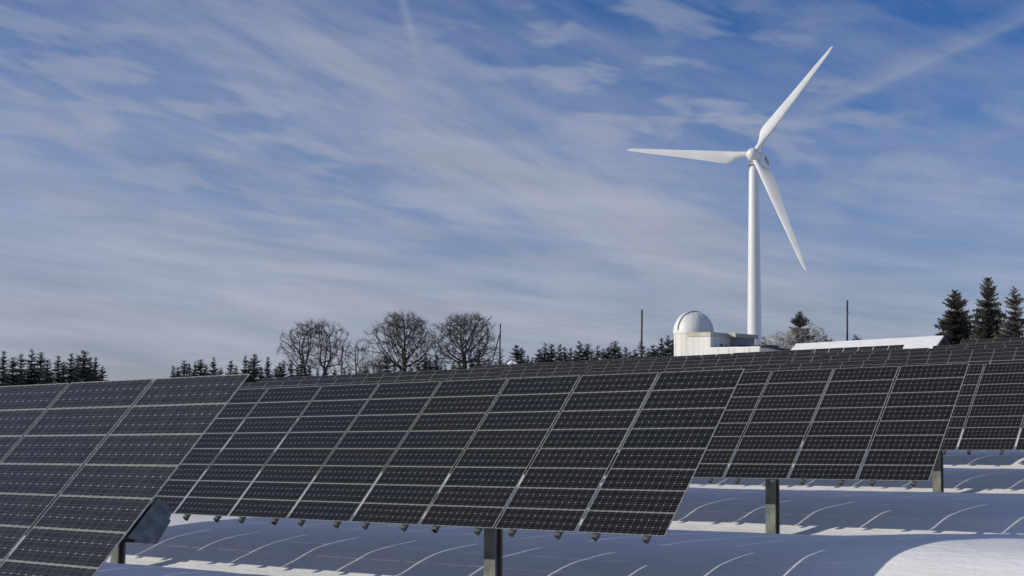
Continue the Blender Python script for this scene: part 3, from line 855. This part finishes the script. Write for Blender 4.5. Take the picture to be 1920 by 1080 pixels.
BARE = [('bare_tree', -161.44, 149.16, 11.9, 5.1, 5, 0.4, 900, True, False, 'left bare tree with two trunks and a wide thin crown', 'bare tree', 0.5), ('bare_tree', -148.82, 155.51, 13.13, 5.1, 21, 0.38, 1350, False, False, 'tallest bare tree, the middle one with a dense rounded crown', 'bare tree', 0.34), ('bare_tree', -139.73, 159.12, 12.79, 5.0, 33, 0.42, 1300, False, False, 'right bare tree whose crown leans towards the braced pole', 'bare tree', 0.42), ('bare_sapling', -147.33, 144.24, 8.28, 1.9, 8, 0.45, 130, False, False, 'thin bare sapling between the left and middle bare trees', 'bare sapling', 0.5), ('bare_shrub', -142.0, 142.4, 5.57, 2.2, 9, 0.35, 320, False, False, 'low brown bare shrub left of the middle tree', 'shrub', 0.4), ('frosted_shrub', -95.99, 174.61, 9.73, 2.6, 12, 0.28, 420, False, True, 'rounded frost covered shrub left of the lone bushy spruce', 'shrub', 0.45), ('frosted_shrub', -88.6, 165.09, 9.83, 1.9, 14, 0.28, 300, False, True, 'pale frosted shrub in front of the lone bushy spruce', 'shrub', 0.45), ('frosted_tree', -91.5, 175.6, 10.68, 2.0, 16, 0.3, 280, False, True, 'small frosted tree with drooping twigs right of the bushy spruce', 'small tree', 0.6)]
for (nm, x, y, zt, hw, seed, clo, natt, twin, frost, lb, cat, wid) in BARE:
    g = ground(x, y); Ht = zt - g
    o = bare_tree(nm, Ht, hw, seed, M_FROST if frost else M_BARK, M_FROST if frost else M_TWIG, clo, natt, twin=twin, tip=.010 if frost else .0085, droop=.35 if frost else 0, twigs=5 if frost else 5, wid=wid)
    o.location = (x, y, g)
    tag(o, lb, cat)

# tilted slab parts
m = MB()
tl = math.radians(62)
ux = V3((1, 0, 0)); uy = V3((math.cos(tl) * .85, .35, math.sin(tl))).normalized(); un = ux.cross(uy).normalized()
def sq(a, b_, c): return V3((0, 0, 2.2)) + ux * a + uy * b_ + un * c
m.prism([sq(-.5, -1.0, 0), sq(.5, -1.0, 0), sq(.5, 2.4, 0), sq(-.5, 2.4, 0)], un * 0, un * .10)
M_SLAB = simple('pale_slab', (.42, .44, .43), .5, var=.2, vscale=4, stretch=(4, 1, 1))
m.build('slab', M_SLAB, sl)
m = MB()
for a in (-.32, 0, .32): m.prism([sq(a - .03, -1.0, .102), sq(a + .03, -1.0, .102), sq(a + .03, 2.4, .102), sq(a - .03, 2.4, .102)], un * 0, un * .04)
m.build('slat', M_WHITEB, sl)
m = MB(); m.tube([V3((0, 0, -.4)), V3((0, 0, 2.4))], [.12, .10], 8); m.build('post', M_POST, sl)

# small lean-to snow mound near the small spruces
def mound(x, y, r, zt_, lb):
    m = MB(); g = ground(x, y); rings = []; hgt = zt_ - g + .3
    for j in range(8):
        a = math.radians(90 * j / 7.5)
        rings.append([V3((r * math.cos(a) * (1 + .18 * math.sin(3 * t_ + j * .4)) * math.cos(t_), .8 * r * math.cos(a) * math.sin(t_), hgt * math.sin(a) * (1 + .12 * math.sin(2 * t_)))) for t_ in [2 * math.pi * k / 24 for k in range(24)]])
    m.loft(rings); o = m.build('snow_mound', M_SNOWROOF, smooth=True); o.location = (x, y, g - .3); tag(o, lb, 'snow mound')
mound(*(-104.69, 127.68, 1.6, 4.19), 'small bright snow heap under the spruces right of the braced pole')

# ------------------------------------------------------------------ sky
w = bpy.data.worlds.new('World'); scene.world = w; w.use_nodes = True
nt = w.node_tree; nt.nodes.clear()
out = N(nt, 'ShaderNodeOutputWorld'); bg = N(nt, 'ShaderNodeBackground')
SUN_EL = math.atan(.5 / math.sqrt(2)); SUN_ROT = math.radians(225)
sky = N(nt, 'ShaderNodeTexSky'); sky.sky_type = 'NISHITA'; sky.sun_disc = False
sky.sun_elevation = SUN_EL; sky.sun_rotation = SUN_ROT
sky.altitude = 1200; sky.air_density = 1.0; sky.dust_density = .6; sky.ozone_density = 2.5
tc = N(nt, 'ShaderNodeTexCoord'); D = tc.outputs['Generated']
sx = N(nt, 'ShaderNodeSeparateXYZ'); nt.links.new(D, sx.inputs[0])
az = mth(nt, 'ADD', mth(nt, 'ARCTAN2', sx.outputs[0], sx.outputs[1]), math.radians(39.4))  # 0 towards the turbine field
el = mth(nt, 'ARCSINE', sx.outputs[2])
def lin(a_, b_, c_):     # a*az + b*el + c
    return mth(nt, 'ADD', mth(nt, 'ADD', mth(nt, 'MULTIPLY', az, a_), mth(nt, 'MULTIPLY', el, b_)), c_)
def gauss(x, s): return mth(nt, 'EXPONENT', mth(nt, 'MULTIPLY', mth(nt, 'MULTIPLY', x, x), -1.0 / (2 * s * s)))
def ngauss(px, py, sx_, sy_, rot):
    """soft streak centred on sky direction (az, el), rotated; radians"""
    a0 = (px - 960) / 2684.; e0 = (750 - py) / 2684.
    c, s = math.cos(rot), math.sin(rot)
    u = lin(c, s, -(a0 * c + e0 * s)); v = lin(-s, c, -(-a0 * s + e0 * c))
    return mth(nt, 'MULTIPLY', gauss(u, sx_ / 2684.), gauss(v, sy_ / 2684.))
comb = N(nt, 'ShaderNodeCombineXYZ'); nt.links.new(az, comb.inputs[0]); nt.links.new(el, comb.inputs[1])
AE = comb.outputs[0]
def skn(rot, sx_, sy_, scale, detail=6, rough=.6, dist=.3):
    return noise(nt, scaled(nt, scaled(nt, AE, (1, 1, 1), (0, 0, rot)), (sx_, sy_, 1)), scale, detail, rough, dist)
veil = skn(.22, 1.0, 3.0, 5.0, 6, .55, .35)
fib = skn(.42, 1.0, 7.0, 7.0, 8, .62, .25)
low = skn(.12, 1.0, 9.0, 6.0, 7, .58, .25)
rip = skn(.16, 1.0, 4.5, 17.0, 3, .5, .25)
rip2 = skn(.12, 1.0, 3.2, 13.0, 4, .5, .3)
S = []
def add(x, k): S.append(mth(nt, 'MULTIPLY', x, k))
def cen(x): return mth(nt, 'SUBTRACT', x, .5)
# base haze: stronger towards the horizon and to the left
S.append(ramp(nt, el, .30, -.01, -.02, .66, False))
S.append(ramp(nt, el, .13, .01, 0, .42))
add(mth(nt, 'MULTIPLY', ramp(nt, az, .1, -.36), ramp(nt, el, .14, .03)), .35)
S.append(ramp(nt, el, .32, .8, 0, .28))  # overhead cloud added above the view to whiten and brighten shaded snow
add(ramp(nt, az, .36, -.36, 0, 1, False), .20)
add(cen(veil), .80)
add(mth(nt, 'MULTIPLY', cen(low), ramp(nt, el, .20, .06)), 1.15)
add(mth(nt, 'MULTIPLY', cen(fib), ramp(nt, el, .04, .16)), .52)
for px, py, a, b_, r_, k, tx in (
        (960, 330, 330, 60, -.44, .34, 'f'), (1190, 430, 260, 62, -.40, .42, 'f'), (700, 190, 230, 45, -.62, .20, 'f'), (800, 285, 120, 34, -.40, .20, 'f'),
        (250, 420, 380, 26, -.24, .26, 'l'), (620, 530, 330, 30, -.20, .34, 'l'), (880, 590, 330, 18, -.05, .30, 'l'), (120, 590, 330, 26, -.03, .16, 'l'),
        (560, 90, 330, 60, -.30, .16, 'f'), (380, 320, 330, 40, -.28, .14, 'f'), (1170, 400, 120, 50, -.45, .34, 'f'), (1500, 560, 420, 40, -.02, .10, 'l')):
    g_ = ngauss(px, py, a, b_, r_)
    add(mth(nt, 'MULTIPLY', g_, ramp(nt, fib if tx == 'f' else low, .30, .68, .30, 1.3)), k * 1.25)
def patch(px, py, a, b_, r_, k, src, lo=.46, hi=.68):
    add(mth(nt, 'MULTIPLY', ngauss(px, py, a, b_, r_), ramp(nt, src, lo, hi)), k)
patch(160, 200, 300, 120, -.15, .46, rip, .42, .66)
patch(560, 300, 220, 100, -.1, .30, rip)
patch(1120, 90, 300, 100, -.1, .48, rip2, .48, .66)
patch(1300, 220, 200, 70, -.1, .55, rip2, .48, .66)
patch(1700, 330, 300, 110, -.05, .30, rip2, .45, .66)
patch(1190, 410, 150, 70, -.3, .30, rip)
patch(800, 430, 400, 80, -.12, .22, rip, .45, .65)
# contrails
def trail(p0, p1, w_, k, soft):
    a0, e0 = (p0[0] - 960) / 2684., (750 - p0[1]) / 2684.; a1, e1_ = (p1[0] - 960) / 2684., (750 - p1[1]) / 2684.
    L = math.hypot(a1 - a0, e1_ - e0); c, s = (a1 - a0) / L, (e1_ - e0) / L
    u = lin(c, s, -(a0 * c + e0 * s)); v = lin(-s, c, -(-a0 * s + e0 * c))
    m_ = mth(nt, 'MULTIPLY', ramp(nt, u, -soft, soft), ramp(nt, u, L + soft, L - soft))
    add(mth(nt, 'MULTIPLY', mth(nt, 'MULTIPLY', gauss(v, w_ / 2684.), m_), ramp(nt, fib, .2, .7, .6, 1.1)), k)
trail((1470, 225), (1960, 38), 13, .20, .03)
trail((1500, 222), (1960, 50), 5, .16, .03)
trail((735, -20), (772, 95), 6, .26, .012)
trail((770, 90), (800, 180), 18, .14, .02)
trail((690, 480), (905, 415), 6, .10, .03)
trail((1050, 345), (1200, 300), 6, .10, .03)
tot = S[0]
for s_ in S[1:]: tot = mth(nt, 'ADD', tot, s_)
fac = mth(nt, 'SUBTRACT', 1.0, mth(nt, 'EXPONENT', mth(nt, 'MULTIPLY', mth(nt, 'MAXIMUM', tot, 0.0), -1.45)))
STR = .088
sc = N(nt, 'ShaderNodeMix', data_type='RGBA', blend_type='MULTIPLY'); sc.inputs[0].default_value = 1
nt.links.new(sky.outputs[0], sc.inputs[6]); sc.inputs[7].default_value = (.37, .64, 1.06, 1)
cl = mixc(nt, ramp(nt, el, 0, .25), tuple(c / STR for c in (.365, .385, .455)), tuple(c / STR for c in (.345, .38, .485)))
shade = mth(nt, 'ADD', 1.04, mth(nt, 'ADD', mth(nt, 'MULTIPLY', cen(low), .78), mth(nt, 'MULTIPLY', cen(veil), .45)))
shade = mth(nt, 'MINIMUM', mth(nt, 'MAXIMUM', shade, .66), 1.26)
cl = mixc(nt, 1.0, cl, mixc(nt, ramp(nt, el, .26, .03, .25, 1), (1, 1, 1), shade), 'MULTIPLY')
colr = mixc(nt, fac, sc.outputs[2], cl)
nt.links.new(colr, bg.inputs[0]); bg.inputs[1].default_value = STR
nt.links.new(bg.outputs[0], out.inputs[0])

# ------------------------------------------------------------------ sun
sd_ = bpy.data.lights.new('sun', 'SUN'); sd_.energy = 3.25; sd_.angle = math.radians(.65); sd_.color = (1.0, .93, .82)
so = bpy.data.objects.new('sun', sd_); COL.objects.link(so)
so.rotation_euler = V3((1, 1, -.5)).to_track_quat('-Z', 'Y').to_euler()
so.location = (-30, -30, 30)

# ------------------------------------------------------------------ camera
cam = bpy.data.cameras.new('camera'); co = bpy.data.objects.new('camera', cam); COL.objects.link(co)
right = V3((.77295864, .63439676, .00869963)); down = V3((-.04307398, .06615244, -.99687937)); fwd = V3((-.63299255, .77017181, .0784591))
Rm = Matrix((right, -down, -fwd)).transposed().to_4x4()
co.matrix_world = Rm
cam.sensor_width = 36; cam.lens = 36 * 2683.84 / 1920; cam.clip_start = .1; cam.clip_end = 6000
scene.camera = co
scene.view_settings.view_transform = 'Standard'; scene.view_settings.look = 'None'; scene.view_settings.exposure = 0
scene.render.resolution_x = 1024; scene.render.resolution_y = 576
